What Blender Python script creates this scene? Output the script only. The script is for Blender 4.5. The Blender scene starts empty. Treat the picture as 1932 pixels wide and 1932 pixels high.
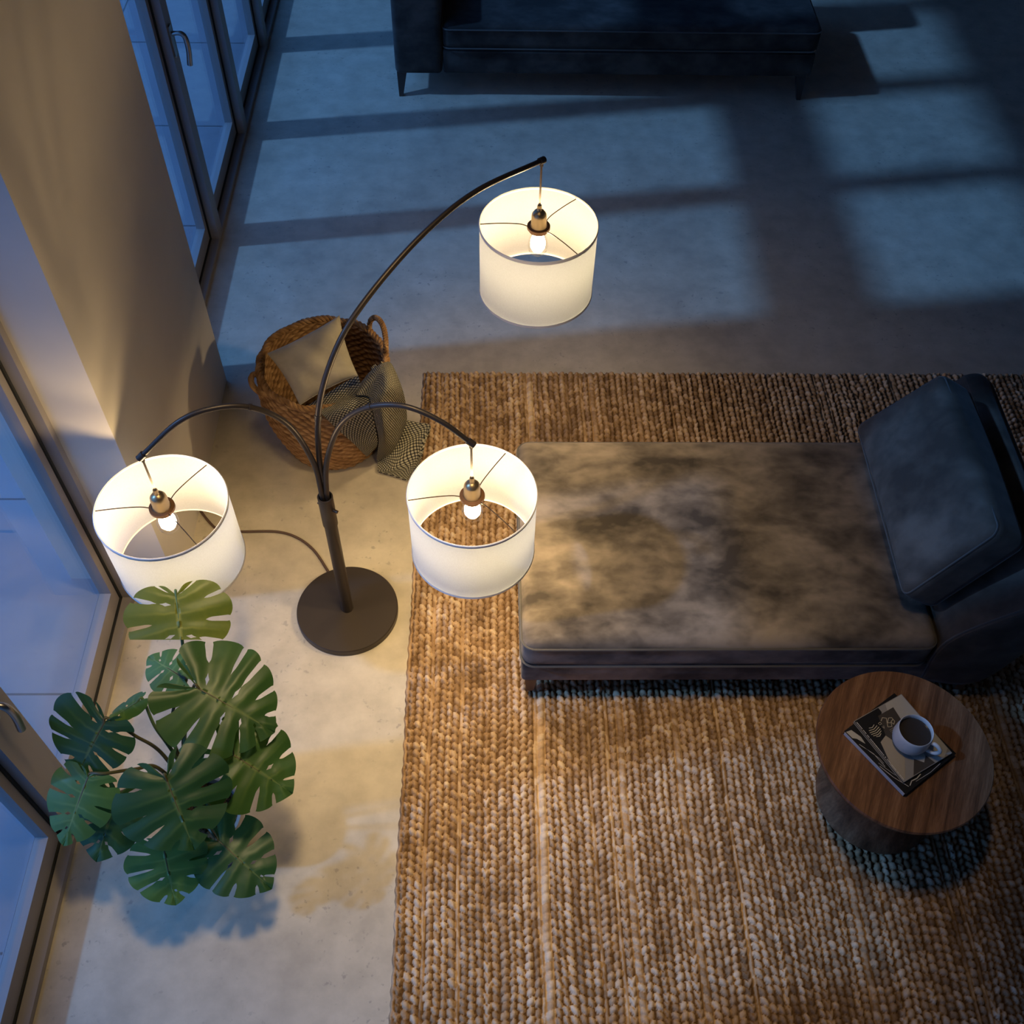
import bpy, bmesh, math, random
import numpy as np
from mathutils import Matrix, Vector

random.seed(7)
rng = np.random.default_rng(7)
SC = bpy.context.scene
COL = SC.collection

# ------------------------------------------------------------------ camera
FOC = 1979.0
EYE = np.array([0.0, 0.0, 3.6])
CM = np.array([[0.9997432312541322, -0.013186680015581678, 0.018427778805740286],
               [0.0006094444138917895, -0.797291062629401, -0.6035947233274881],
               [0.022651713821541367, 0.6034509697742204, -0.7970783066546848]])  # right, down, forward


def ray(x, y):
    return CM.T @ np.array([(x - 966) / FOC, (y - 966) / FOC, 1.0])


def at(x, y, z=0.0):                      # point of the view ray at world height z
    d = ray(x, y)
    return EYE + d * (z - EYE[2]) / d[2]


def on_plane(x, y, p, n):                 # point of the view ray on a vertical plane
    d = ray(x, y)
    return EYE + d * (np.dot(np.asarray(p) - EYE, n) / np.dot(d, n))


def proj(P):
    q = CM @ (np.asarray(P, float) - EYE)
    return 966 + FOC * q[0] / q[2], 966 + FOC * q[1] / q[2], q[2]


def z_for(X, Y, py):
    lo, hi = 0.0, 3.0
    for _ in range(50):
        m = (lo + hi) / 2
        if proj((X, Y, m))[1] > py:
            lo = m
        else:
            hi = m
    return lo


cam = bpy.data.cameras.new('camera')
cam.sensor_width = 36
cam.lens = FOC / 1932 * 36
cam.clip_start = 0.05
camo = bpy.data.objects.new('camera', cam)
COL.objects.link(camo)
mw = Matrix.Identity(4)
for i in range(3):
    mw[i][0], mw[i][1], mw[i][2], mw[i][3] = CM[0][i], -CM[1][i], -CM[2][i], EYE[i]
camo.matrix_world = mw
SC.camera = camo

# ------------------------------------------------------------------ helpers


class MB:
    """collects geometry; build() links it as one mesh object"""

    def __init__(s):
        s.v, s.f, s.m, s.uv, s.n = [], [], [], {}, 0

    def add(s, verts, faces, mi=0, uv=None):
        b = s.n
        verts = [tuple(float(c) for c in p) for p in verts]
        s.v += verts
        if uv is not None:
            for i, q in enumerate(uv):
                s.uv[b + i] = q
        s.n += len(verts)
        for f in faces:
            s.f.append([b + i for i in f])
            s.m.append(mi)
        return b

    def box(s, x0, x1, y0, y1, z0, z1, mi=0):
        v = [(x, y, z) for x in (x0, x1) for y in (y0, y1) for z in (z0, z1)]
        s.add(v, [(0, 1, 3, 2), (4, 6, 7, 5), (0, 4, 5, 1), (2, 3, 7, 6), (0, 2, 6, 4), (1, 5, 7, 3)], mi)

    def grid(s, P, mi=0, closed_u=False, closed_v=False, uv=None):
        P = np.asarray(P, float)
        a, b = P.shape[:2]
        fs = []
        for i in range(a if closed_u else a - 1):
            for j in range(b if closed_v else b - 1):
                i2, j2 = (i + 1) % a, (j + 1) % b
                fs.append((i * b + j, i2 * b + j, i2 * b + j2, i * b + j2))
        s.add(P.reshape(-1, 3), fs, mi, None if uv is None else np.asarray(uv).reshape(-1, 2))

    def tube(s, path, r, n=10, mi=0, caps=True, closed=False):
        P = np.asarray(path, float)
        L = len(P)
        R = np.full(L, r) if np.isscalar(r) else np.asarray(r, float)
        T = np.zeros_like(P)
        for i in range(L):
            if closed:
                t = P[(i + 1) % L] - P[i - 1]
            else:
                t = P[min(i + 1, L - 1)] - P[max(i - 1, 0)]
            T[i] = t / (np.linalg.norm(t) + 1e-12)
        a = np.array([0, 0, 1.0]) if abs(T[0][2]) < .9 else np.array([1.0, 0, 0])
        N = np.cross(T[0], a)
        N /= np.linalg.norm(N)
        G = np.zeros((L, n, 3))
        for i in range(L):
            N = N - T[i] * np.dot(N, T[i])
            N /= np.linalg.norm(N)
            B = np.cross(T[i], N)
            for k in range(n):
                an = 2 * math.pi * k / n
                G[i, k] = P[i] + R[i] * (math.cos(an) * N + math.sin(an) * B)
        b = s.n
        s.grid(G, mi, closed_u=closed, closed_v=True)
        if caps and not closed:
            s.f.append([b + k for k in range(n)][::-1]); s.m.append(mi)
            s.f.append([b + (L - 1) * n + k for k in range(n)]); s.m.append(mi)

    def lathe(s, prof, c, n=64, mi=0):
        """prof: list of (radius, z) ; closed with caps where the radius is 0"""
        G = np.zeros((len(prof), n, 3))
        for i, (r, z) in enumerate(prof):
            for k in range(n):
                a = 2 * math.pi * k / n
                G[i, k] = (c[0] + max(r, 1e-4) * math.cos(a), c[1] + max(r, 1e-4) * math.sin(a), c[2] + z)
        s.grid(G, mi, closed_v=True)

    def build(s, name, mats, parent=None, smooth=True, angle=35, fix=True):
        me = bpy.data.meshes.new(name)
        me.from_pydata(s.v, [], s.f)
        if not isinstance(mats, (list, tuple)):
            mats = [mats]
        for m in mats:
            me.materials.append(m)
        me.polygons.foreach_set('material_index', s.m)
        if s.uv:
            ul = me.uv_layers.new(name='UVMap')
            li = np.zeros(len(me.loops), np.int32)
            me.loops.foreach_get('vertex_index', li)
            arr = np.zeros((s.n, 2), np.float32)
            for k, q in s.uv.items():
                arr[k] = q
            ul.data.foreach_set('uv', arr[li].ravel())
        if fix:
            bm = bmesh.new(); bm.from_mesh(me)
            bmesh.ops.remove_doubles(bm, verts=bm.verts, dist=1e-6)
            bmesh.ops.recalc_face_normals(bm, faces=bm.faces)
            bm.to_mesh(me); bm.free()
        if smooth:
            me.polygons.foreach_set('use_smooth', [True] * len(me.polygons))
            try:
                me.set_sharp_from_angle(angle=math.radians(angle))
            except Exception:
                pass
        me.update()
        o = bpy.data.objects.new(name, me)
        COL.objects.link(o)
        if parent is not None:
            o.parent = parent
            o.matrix_parent_inverse = parent.matrix_world.inverted()
        return o


def empty(name, loc, label, cat, group=None):
    o = bpy.data.objects.new(name, None)
    o.empty_display_size = .1
    COL.objects.link(o)
    o.location = loc
    o.matrix_world = Matrix.Translation(loc)
    return tag(o, label, cat, group)


def tag(o, label, cat, group=None):
    o['label'] = label
    o['category'] = cat
    if group:
        o['group'] = group
    return o


def struct(o, label=None):
    o['kind'] = 'structure'
    if label:
        o['label'] = label
    return o


def catmull(P, n):
    P = np.asarray(P, float)
    Q = np.vstack([2 * P[0] - P[1], P, 2 * P[-1] - P[-2]])
    out = []
    L = len(P) - 1
    for t in np.linspace(0, L, n):
        i = min(int(t), L - 1)
        u = t - i
        a, b, c, d = Q[i], Q[i + 1], Q[i + 2], Q[i + 3]
        out.append(.5 * ((2 * b) + (-a + c) * u + (2 * a - 5 * b + 4 * c - d) * u * u + (-a + 3 * b - 3 * c + d) * u ** 3))
    return np.array(out)


def rbox(mb, x0, x1, y0, y1, z0, z1, r, n=14, puff=0.0, wob=0.0, mi=0, seed=0):
    """soft box: rounded edges, optional crowned top and gentle unevenness"""
    c = np.array([(x0 + x1) / 2, (y0 + y1) / 2, (z0 + z1) / 2])
    h = np.array([(x1 - x0) / 2, (y1 - y0) / 2, (z1 - z0) / 2])
    r = min(r, h.min() * .98)
    def ax(H):
        k = 5
        e = np.concatenate([-H + r * (1 - np.cos(np.linspace(0, math.pi / 2, k))) * 1.0, ])
        inner = np.linspace(-H + r, H - r, n)
        return np.unique(np.round(np.concatenate([e, inner, -e]), 6))
    A = [ax(h[0]), ax(h[1]), ax(h[2])]
    rg = np.random.default_rng(seed)
    ph = rg.uniform(0, 6.28, 8)
    for d in range(3):
        u, v = [k for k in range(3) if k != d]
        for sg in (-1, 1):
            U, V = np.meshgrid(A[u], A[v], indexing='ij')
            P = np.zeros(U.shape + (3,))
            P[..., u] = U; P[..., v] = V; P[..., d] = sg * h[d]
            Q = np.clip(P, -h + r, h - r)
            D = P - Q
            L = np.linalg.norm(D, axis=-1, keepdims=True)
            P = Q + D / np.maximum(L, 1e-9) * r
            if puff or wob:
                X, Y, Z = P[..., 0] / h[0], P[..., 1] / h[1], P[..., 2] / h[2]
                k = np.clip(1 - X ** 4, 0, 1) * np.clip(1 - Y ** 4, 0, 1)
                P[..., 2] += np.where(Z > 0, puff * k * np.clip(Z, 0, 1), 0)
                w = np.sin(P[..., 0] * 9 + ph[0]) * np.sin(P[..., 1] * 11 + ph[1]) + .6 * np.sin(P[..., 0] * 21 + P[..., 1] * 7 + ph[2]) * np.sin(P[..., 2] * 13 + ph[3])
                P[..., 2] += wob * w * np.where(Z > 0, k, .0)
                P[..., 1] += wob * .6 * np.sin(P[..., 0] * 13 + ph[4]) * np.clip(1 - Z ** 2, 0, 1)
            mb.grid(P + c, mi)


def pillow(mb, c00, c10, c11, c01, th, n=28, pinch=.05, sag=0.0, mi=0, seed=1, wr=.004):
    C = [np.asarray(q, float) for q in (c00, c10, c11, c01)]
    nrm = np.cross(C[1] - C[0], C[3] - C[0]); nrm /= np.linalg.norm(nrm)
    t = np.sin(np.linspace(-math.pi / 2, math.pi / 2, n))
    U, V = np.meshgrid(t, t, indexing='ij')
    U2 = U * (1 - pinch * (1 - V ** 2)); V2 = V * (1 - pinch * (1 - U ** 2))
    a, b = ((U2 + 1) / 2)[..., None], ((V2 + 1) / 2)[..., None]
    B = C[0] * (1 - a) * (1 - b) + C[1] * a * (1 - b) + C[2] * a * b + C[3] * (1 - a) * b
    T = th / 2 * (np.clip(1 - U ** 2, 0, 1) * np.clip(1 - V ** 2, 0, 1)) ** .42
    rg = np.random.default_rng(seed); p = rg.uniform(0, 6.28, 6)
    W = wr * (np.sin(U * 5 + V * 3 + p[0]) + np.sin(V * 7 - U * 4 + p[1])) * np.clip(1 - U ** 4, 0, 1) * np.clip(1 - V ** 4, 0, 1)
    mb.grid(B + nrm * (T + W)[..., None], mi)
    mb.grid((B - nrm * T[..., None])[::-1], mi)
    e = [B[i, 0] for i in range(n)] + [B[-1, j] for j in range(1, n)] + [B[i, -1] for i in range(n - 2, -1, -1)] + [B[0, j] for j in range(n - 2, 0, -1)]
    return np.array(e)


# ------------------------------------------------------------------ materials
def node_mat(name):
    m = bpy.data.materials.new(name)
    m.use_nodes = True
    nt = m.node_tree
    return m, nt, nt.nodes, nt.links, nt.nodes['Principled BSDF']


def plain(name, col, rough=.5, metal=0.0, spec=.5, sheen=0.0):
    m, nt, N, L, p = node_mat(name)
    p.inputs['Base Color'].default_value = (*col, 1)
    p.inputs['Roughness'].default_value = rough
    p.inputs['Metallic'].default_value = metal
    p.inputs['Specular IOR Level'].default_value = spec
    if sheen:
        p.inputs['Sheen Weight'].default_value = sheen
    return m


def nd(N, t, **k):
    n = N.new(t)
    for a, b in k.items():
        setattr(n, a, b)
    return n


def ramp(N, stops):
    r = N.new('ShaderNodeValToRGB')
    e = r.color_ramp.elements
    e[0].position, e[0].color = stops[0][0], (*stops[0][1], 1)
    e[1].position, e[1].color = stops[-1][0], (*stops[-1][1], 1)
    for p, c in stops[1:-1]:
        x = e.new(p); x.color = (*c, 1)
    return r


def coords(N, L, scale=(1, 1, 1), rot=(0, 0, 0), kind='Object'):
    t = N.new('ShaderNodeTexCoord')
    mp = N.new('ShaderNodeMapping')
    mp.inputs['Scale'].default_value = scale
    mp.inputs['Rotation'].default_value = rot
    L.new(t.outputs[kind], mp.inputs['Vector'])
    return mp.outputs['Vector']


def noise(N, L, vec, scale, detail=4, rough=.55, dist=0.0):
    n = N.new('ShaderNodeTexNoise')
    n.inputs['Scale'].default_value = scale
    n.inputs['Detail'].default_value = detail
    n.inputs['Roughness'].default_value = rough
    n.inputs['Distortion'].default_value = dist
    L.new(vec, n.inputs['Vector'])
    return n.outputs['Fac']


def mixc(N, L, fac, a, b, blend='MIX'):
    m = N.new('ShaderNodeMix'); m.data_type = 'RGBA'; m.blend_type = blend
    for s, v in ((m.inputs[0], fac), (m.inputs[6], a), (m.inputs[7], b)):
        if isinstance(v, (int, float)):
            s.default_value = v
        elif isinstance(v, tuple):
            s.default_value = (*v, 1)
        else:
            L.new(v, s)
    return m.outputs[2]


def bump(N, L, p, h, strength=.3, dist=.01):
    b = N.new('ShaderNodeBump')
    b.inputs['Strength'].default_value = strength
    b.inputs['Distance'].default_value = dist
    L.new(h, b.inputs['Height'])
    L.new(b.outputs['Normal'], p.inputs['Normal'])


def m_concrete():
    m, nt, N, L, p = node_mat('microcement floor')
    v = coords(N, L)
    a = noise(N, L, v, 1.6, 6, .6, .4)
    b = noise(N, L, v, 9.0, 5, .6)
    c1 = ramp(N, [(.32, (.435, .372, .285)), (.5, (.50, .43, .325)), (.7, (.55, .478, .37))])
    L.new(a, c1.inputs['Fac'])
    c2 = ramp(N, [(.35, (.86, .86, .86)), (.65, (1.06, 1.06, 1.06))])
    L.new(b, c2.inputs['Fac'])
    col = mixc(N, L, 1.0, c1.outputs['Color'], c2.outputs['Color'], 'MULTIPLY')
    # sparse dark pits gathered in patches
    s = noise(N, L, v, 38.0, 3, .5)
    g = noise(N, L, v, 3.2, 2, .5)
    s1 = ramp(N, [(.62, (0, 0, 0)), (.69, (1, 1, 1))]); L.new(s, s1.inputs['Fac'])
    g1 = ramp(N, [(.46, (0, 0, 0)), (.60, (1, 1, 1))]); L.new(g, g1.inputs['Fac'])
    mk = mixc(N, L, 1.0, s1.outputs['Color'], g1.outputs['Color'], 'MULTIPLY')
    mk = mixc(N, L, 1.0, mk, (.55, .55, .55), 'MULTIPLY')
    col = mixc(N, L, mk, col, (.24, .21, .18))
    L.new(col, p.inputs['Base Color'])
    p.inputs['Roughness'].default_value = .62
    p.inputs['Specular IOR Level'].default_value = .3
    bump(N, L, p, b, .06, .004)
    return m


def m_plaster(name, col):
    m, nt, N, L, p = node_mat(name)
    v = coords(N, L)
    a = noise(N, L, v, 2.5, 5)
    c = ramp(N, [(.3, tuple(x * .94 for x in col)), (.7, tuple(min(1, x * 1.04) for x in col))])
    L.new(a, c.inputs['Fac']); L.new(c.outputs['Color'], p.inputs['Base Color'])
    p.inputs['Roughness'].default_value = .8
    p.inputs['Specular IOR Level'].default_value = .2
    bump(N, L, p, noise(N, L, v, 60, 4), .05, .003)
    return m


def m_velvet(name, dark, light, seed=0.0, sc=1.0):
    m, nt, N, L, p = node_mat(name)
    v = coords(N, L, (1.5 * sc, 2.2 * sc, 2.0 * sc), (0, 0, seed))
    a = noise(N, L, v, 2.6, 3.5, .55, .25)
    w = noise(N, L, v, 8.0, 3, .55, .3)
    mx = N.new('ShaderNodeMath'); mx.operation = 'MULTIPLY_ADD'
    L.new(w, mx.inputs[0]); mx.inputs[1].default_value = .35; L.new(a, mx.inputs[2])
    c = ramp(N, [(.50, dark), (.66, tuple((x * .62 + y * .38) for x, y in zip(dark, light))), (.86, light)])
    L.new(mx.outputs[0], c.inputs['Fac']); L.new(c.outputs['Color'], p.inputs['Base Color'])
    p.inputs['Roughness'].default_value = .85
    p.inputs['Specular IOR Level'].default_value = .15
    p.inputs['Sheen Weight'].default_value = .12
    p.inputs['Sheen Roughness'].default_value = .4
    bump(N, L, p, noise(N, L, coords(N, L), 260, 2), .12, .002)
    return m


def m_walnut(name, rz, stretch=(1, 14, 1), tint=1.0):
    m, nt, N, L, p = node_mat(name)
    v = coords(N, L, (1, 1, 1), (0, 0, rz))
    mp = N.new('ShaderNodeMapping'); mp.inputs['Scale'].default_value = stretch
    L.new(v, mp.inputs['Vector'])
    a = noise(N, L, mp.outputs['Vector'], 3.0, 8, .65, .5)
    b = noise(N, L, mp.outputs['Vector'], 26.0, 3, .6, .2)
    # broad boards
    sx = N.new('ShaderNodeSeparateXYZ'); L.new(v, sx.inputs[0])
    fl = N.new('ShaderNodeMath'); fl.operation = 'MULTIPLY'; L.new(sx.outputs['Y'], fl.inputs[0]); fl.inputs[1].default_value = 9.0
    ff = N.new('ShaderNodeMath'); ff.operation = 'FLOOR'; L.new(fl.outputs[0], ff.inputs[0])
    wn = N.new('ShaderNodeTexWhiteNoise'); wn.noise_dimensions = '1D'; L.new(ff.outputs[0], wn.inputs['W'])
    c = ramp(N, [(.3, (.065 * tint, .028 * tint, .013 * tint)), (.5, (.17 * tint, .078 * tint, .036 * tint)), (.72, (.29 * tint, .15 * tint, .075 * tint))])
    L.new(a, c.inputs['Fac'])
    bc = ramp(N, [(0, (.72, .72, .72)), (1, (1.2, 1.2, 1.2))]); L.new(wn.outputs['Value'], bc.inputs['Fac'])
    col = mixc(N, L, .8, c.outputs['Color'], bc.outputs['Color'], 'MULTIPLY')
    d = ramp(N, [(.4, (.75, .75, .75)), (.6, (1.1, 1.1, 1.1))]); L.new(b, d.inputs['Fac'])
    col = mixc(N, L, .7, col, d.outputs['Color'], 'MULTIPLY')
    L.new(col, p.inputs['Base Color'])
    p.inputs['Roughness'].default_value = .45
    p.inputs['Specular IOR Level'].default_value = .35
    bump(N, L, p, b, .05, .002)
    return m


def m_attr(name, stops, rough=.9, fibre=180, attr='tone', jitter=.25, spec=.15):
    m, nt, N, L, p = node_mat(name)
    at_ = N.new('ShaderNodeAttribute'); at_.attribute_name = attr
    v = coords(N, L)
    n = noise(N, L, v, fibre, 3, .6)
    mx = N.new('ShaderNodeMath'); mx.operation = 'MULTIPLY_ADD'
    s = N.new('ShaderNodeMath'); s.operation = 'SUBTRACT'; L.new(n, s.inputs[0]); s.inputs[1].default_value = .5
    L.new(s.outputs[0], mx.inputs[0]); mx.inputs[1].default_value = jitter; L.new(at_.outputs['Fac'], mx.inputs[2])
    c = ramp(N, stops); L.new(mx.outputs[0], c.inputs['Fac'])
    L.new(c.outputs['Color'], p.inputs['Base Color'])
    p.inputs['Roughness'].default_value = rough
    p.inputs['Specular IOR Level'].default_value = spec
    bump(N, L, p, n, .25, .003)
    return m


def m_glass(name, tint=(.90, .94, .97)):
    m, nt, N, L, p = node_mat(name)
    N.remove(p)
    out = N['Material Output']
    g = N.new('ShaderNodeNewGeometry')
    dt = N.new('ShaderNodeVectorMath'); dt.operation = 'DOT_PRODUCT'
    L.new(g.outputs['Incoming'], dt.inputs[0]); L.new(g.outputs['Normal'], dt.inputs[1])
    ab = N.new('ShaderNodeMath'); ab.operation = 'ABSOLUTE'; L.new(dt.outputs['Value'], ab.inputs[0])
    iv = N.new('ShaderNodeMath'); iv.operation = 'SUBTRACT'; iv.inputs[0].default_value = 1; L.new(ab.outputs[0], iv.inputs[1])
    pw = N.new('ShaderNodeMath'); pw.operation = 'POWER'; L.new(iv.outputs[0], pw.inputs[0]); pw.inputs[1].default_value = 5
    sc = N.new('ShaderNodeMath'); sc.operation = 'MULTIPLY_ADD'; L.new(pw.outputs[0], sc.inputs[0]); sc.inputs[1].default_value = .95; sc.inputs[2].default_value = .04
    t = N.new('ShaderNodeBsdfTransparent'); t.inputs['Color'].default_value = (*tint, 1)
    gl = N.new('ShaderNodeBsdfGlossy'); gl.inputs['Roughness'].default_value = .0; gl.inputs['Color'].default_value = (1, 1, 1, 1)
    mx = N.new('ShaderNodeMixShader')
    L.new(sc.outputs[0], mx.inputs[0]); L.new(t.outputs[0], mx.inputs[1]); L.new(gl.outputs[0], mx.inputs[2])
    L.new(mx.outputs[0], out.inputs['Surface'])
    return m


def m_shade():
    m, nt, N, L, p = node_mat('white linen lampshade')
    N.remove(p)
    out = N['Material Output']
    v = coords(N, L, (1, 1, 1))
    n = noise(N, L, v, 220, 2)
    c = ramp(N, [(.3, (.92, .92, .92)), (.7, (1, 1, 1))]); L.new(n, c.inputs['Fac'])
    d = N.new('ShaderNodeBsdfDiffuse')
    t = N.new('ShaderNodeBsdfTranslucent')
    L.new(mixc(N, L, 1.0, c.outputs['Color'], SH_D, 'MULTIPLY'), d.inputs['Color'])
    L.new(mixc(N, L, 1.0, c.outputs['Color'], SH_T, 'MULTIPLY'), t.inputs['Color'])
    a = N.new('ShaderNodeAddShader')
    L.new(d.outputs[0], a.inputs[0]); L.new(t.outputs[0], a.inputs[1])
    L.new(a.outputs[0], out.inputs['Surface'])
    return m


def m_emit(name, col, s):
    m, nt, N, L, p = node_mat(name)
    N.remove(p)
    e = N.new('ShaderNodeEmission'); e.inputs['Color'].default_value = (*col, 1); e.inputs['Strength'].default_value = s
    L.new(e.outputs[0], N['Material Output'].inputs['Surface'])
    return m


def m_leaf(name, dark, mid, vein, trans):
    m, nt, N, L, p = node_mat(name)
    out = N['Material Output']
    a = N.new('ShaderNodeAttribute'); a.attribute_name = 'tone'
    v = coords(N, L)
    n = noise(N, L, v, 7, 4, .6, .6)
    base = mixc(N, L, n, dark, mid)
    n2 = ramp(N, [(.62, (0, 0, 0)), (.82, (1, 1, 1))]); L.new(noise(N, L, v, 4.3, 3), n2.inputs['Fac'])
    base = mixc(N, L, n2.outputs['Color'], base, tuple(x * 1.2 for x in (mid[0] * 1.6, mid[1] * 1.05, mid[2] * .7)))
    col = mixc(N, L, a.outputs['Fac'], base, vein)
    L.new(col, p.inputs['Base Color'])
    p.inputs['Roughness'].default_value = .42
    p.inputs['Specular IOR Level'].default_value = .35
    t = N.new('ShaderNodeBsdfTranslucent')
    L.new(mixc(N, L, 1.0, col, (trans[0], trans[1], trans[2]), 'MULTIPLY'), t.inputs['Color'])
    ad = N.new('ShaderNodeAddShader')
    L.new(p.outputs[0], ad.inputs[0]); L.new(t.outputs[0], ad.inputs[1]); L.new(ad.outputs[0], out.inputs['Surface'])
    return m


def m_knit():
    m, nt, N, L, p = node_mat('two tone knitted wool')
    t = N.new('ShaderNodeTexCoord')
    s = N.new('ShaderNodeSeparateXYZ'); L.new(t.outputs['UV'], s.inputs[0])
    nz = noise(N, L, t.outputs['UV'], 9, 2)
    def lin(a, b, off):
        x = N.new('ShaderNodeMath'); x.operation = 'MULTIPLY'; L.new(s.outputs['X'], x.inputs[0]); x.inputs[1].default_value = a
        y = N.new('ShaderNodeMath'); y.operation = 'MULTIPLY_ADD'; L.new(s.outputs['Y'], y.inputs[0]); y.inputs[1].default_value = b; L.new(x.outputs[0], y.inputs[2])
        z = N.new('ShaderNodeMath'); z.operation = 'MULTIPLY_ADD'; L.new(nz, z.inputs[0]); z.inputs[1].default_value = 1.2; L.new(y.outputs[0], z.inputs[2])
        q = N.new('ShaderNodeMath'); q.operation = 'SINE'; L.new(z.outputs[0], q.inputs[0])
        r = N.new('ShaderNodeMath'); r.operation = 'ABSOLUTE'; L.new(q.outputs[0], r.inputs[0])
        return r.outputs[0]
    w = math.pi / .0125
    A = lin(w * .8, w * .62, 0); B = lin(w * .8, -w * .62, 0)
    mu = N.new('ShaderNodeMath'); mu.operation = 'MULTIPLY'; L.new(A, mu.inputs[0]); L.new(B, mu.inputs[1])
    c = ramp(N, [(.13, (.022, .022, .024)), (.34, (.30, .265, .19)), (.8, (.50, .45, .33))])
    L.new(mu.outputs[0], c.inputs['Fac']); L.new(c.outputs['Color'], p.inputs['Base Color'])
    p.inputs['Roughness'].default_value = .95; p.inputs['Specular IOR Level'].default_value = .1
    bump(N, L, p, mu.outputs[0], .9, .006)
    return m


# lamp strengths, kept together
P_WARM = (1.0, .74, .38)
SH_D = (.42, .43, .47)
SH_T = (.185, .205, .245)
FIL = 185.0
SPOT_DOWN = {'upper': 14.0, 'right': 8.0, 'left': 1.6}
SPOT_UP = {'upper': 3.0, 'right': 6.0, 'left': 3.5}
CEIL_FILL_E = 800.0  # strength of the added fill spot, which has no fixture
SUN_E, SUN_C = 1.8, (.18, .45, 1.0)
SKY_C, SKY_S = (.10, .34, 1.0), 1.45

M = {}
M['floor'] = m_concrete()
M['wall'] = m_plaster('warm white plaster', (.76, .685, .59))
M['roomwall'] = m_plaster('grey plaster', (.30, .29, .28))
M['terrace'] = m_plaster('terrace stone tile', (.29, .285, .30))
M['joint'] = plain('tile joint', (.10, .10, .11), .9)
M['frame'] = plain('taupe window frame', (.30, .265, .245), .45)
M['gasket'] = plain('black rubber gasket', (.008, .008, .008), .7)
M['glass'] = m_glass('window glass')
M['bulbglass'] = m_glass('clear bulb glass', (.97, .95, .92))
M['steel'] = plain('brushed handle steel', (.42, .39, .36), .32, 1.0)
M['velvet'] = m_velvet('taupe velvet', (.060, .049, .040), (.30, .242, .185))
M['velvet2'] = m_velvet('charcoal velvet', (.058, .043, .032), (.138, .106, .080), 1.1)
M['sofa'] = m_velvet('dark blue grey velvet', (.028, .026, .024), (.085, .078, .070), .5)
M['piping'] = plain('velvet piping', (.075, .066, .056), .8, sheen=.3)
M['sofaleg'] = plain('dark metal leg', (.06, .05, .045), .5, .3)
M['woodleg'] = plain('stained wooden leg', (.13, .075, .045), .5)
M['bronze'] = plain('dark bronze lamp metal', (.060, .046, .037), .42, .55)
M['brass'] = plain('aged brass', (.42, .30, .16), .35, .9)
M['brown'] = plain('brown shade ring', (.20, .09, .035), .5, .3)
M['wire'] = plain('dark spider wire', (.09, .06, .035), .5, .6)
M['cord'] = plain('brown flex', (.08, .045, .03), .7)
M['trim'] = plain('lampshade tape', (.86, .83, .80), .8)
M['shade'] = m_shade()
M['filament'] = m_emit('glowing bulb', P_WARM, FIL)
M['walnut'] = m_walnut('walnut top', math.radians(-66))
M['walnut2'] = m_walnut('walnut pedestal', 0.0, (6, 6, 1), 1.0)
M['ceramic'] = plain('white glazed ceramic', (.66, .61, .55), .3)
M['coffee'] = plain('dark coffee', (.040, .033, .028), .12)
M['white'] = plain('paper edge', (.60, .58, .56), .7)
M['black'] = plain('black cover', (.010, .010, .011), .35)
M['cover'] = plain('magazine cover grey', (.30, .28, .25), .35)
M['pale'] = plain('cover print pale', (.46, .43, .37), .35)
M['sand'] = plain('cover print sand', (.38, .32, .23), .35)
M['umber'] = plain('cover print umber', (.060, .050, .040), .35)
M['gold'] = plain('cover print cream ink', (.62, .53, .36), .4)
M['linen'] = m_velvet('oatmeal linen', (.40, .345, .25), (.50, .435, .32), .3, 2.0)
M['straw'] = m_attr('woven straw', [(.0, (.10, .045, .016)), (.45, (.33, .175, .070)), (1.0, (.56, .34, .155))], fibre=120)
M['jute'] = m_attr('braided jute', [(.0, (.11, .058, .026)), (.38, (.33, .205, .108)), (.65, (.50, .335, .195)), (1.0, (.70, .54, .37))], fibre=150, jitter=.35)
M['knit'] = m_knit()
M['leafd'] = m_leaf('monstera leaf deep green', (.010, .038, .016), (.024, .072, .022), (.09, .14, .045), (.8, .9, .3))
M['leafm'] = m_leaf('monstera leaf mid green', (.014, .052, .014), (.046, .095, .020), (.12, .17, .05), (.9, .9, .3))
M['leafl'] = m_leaf('monstera leaf young green', (.035, .100, .028), (.085, .165, .045), (.18, .26, .09), (.8, .9, .4))
M['leafy'] = m_leaf('monstera leaf yellow green', (.045, .085, .014), (.17, .18, .028), (.30, .29, .07), (1., .9, .3))
M['stem'] = plain('olive petiole', (.085, .075, .022), .5)
M['stemg'] = plain('fresh petiole', (.12, .20, .07), .5)
M['pot'] = plain('stone grey pot', (.50, .46, .42), .7)
M['soil'] = m_attr('bark chip soil', [(.0, (.03, .016, .008)), (.5, (.16, .075, .03)), (1, (.34, .20, .10))], fibre=60)

# ------------------------------------------------------------------ room shell
XR, XG = -1.42, -1.46            # room side of the frames, gasket line
XF = -1.236                      # face of the pillar
Y0, Y1, XE, ZC = -1.9, 9.6, 6.2, 5.4
HEAD, TR0, TR1 = 4.05, 2.56, 2.98

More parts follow.
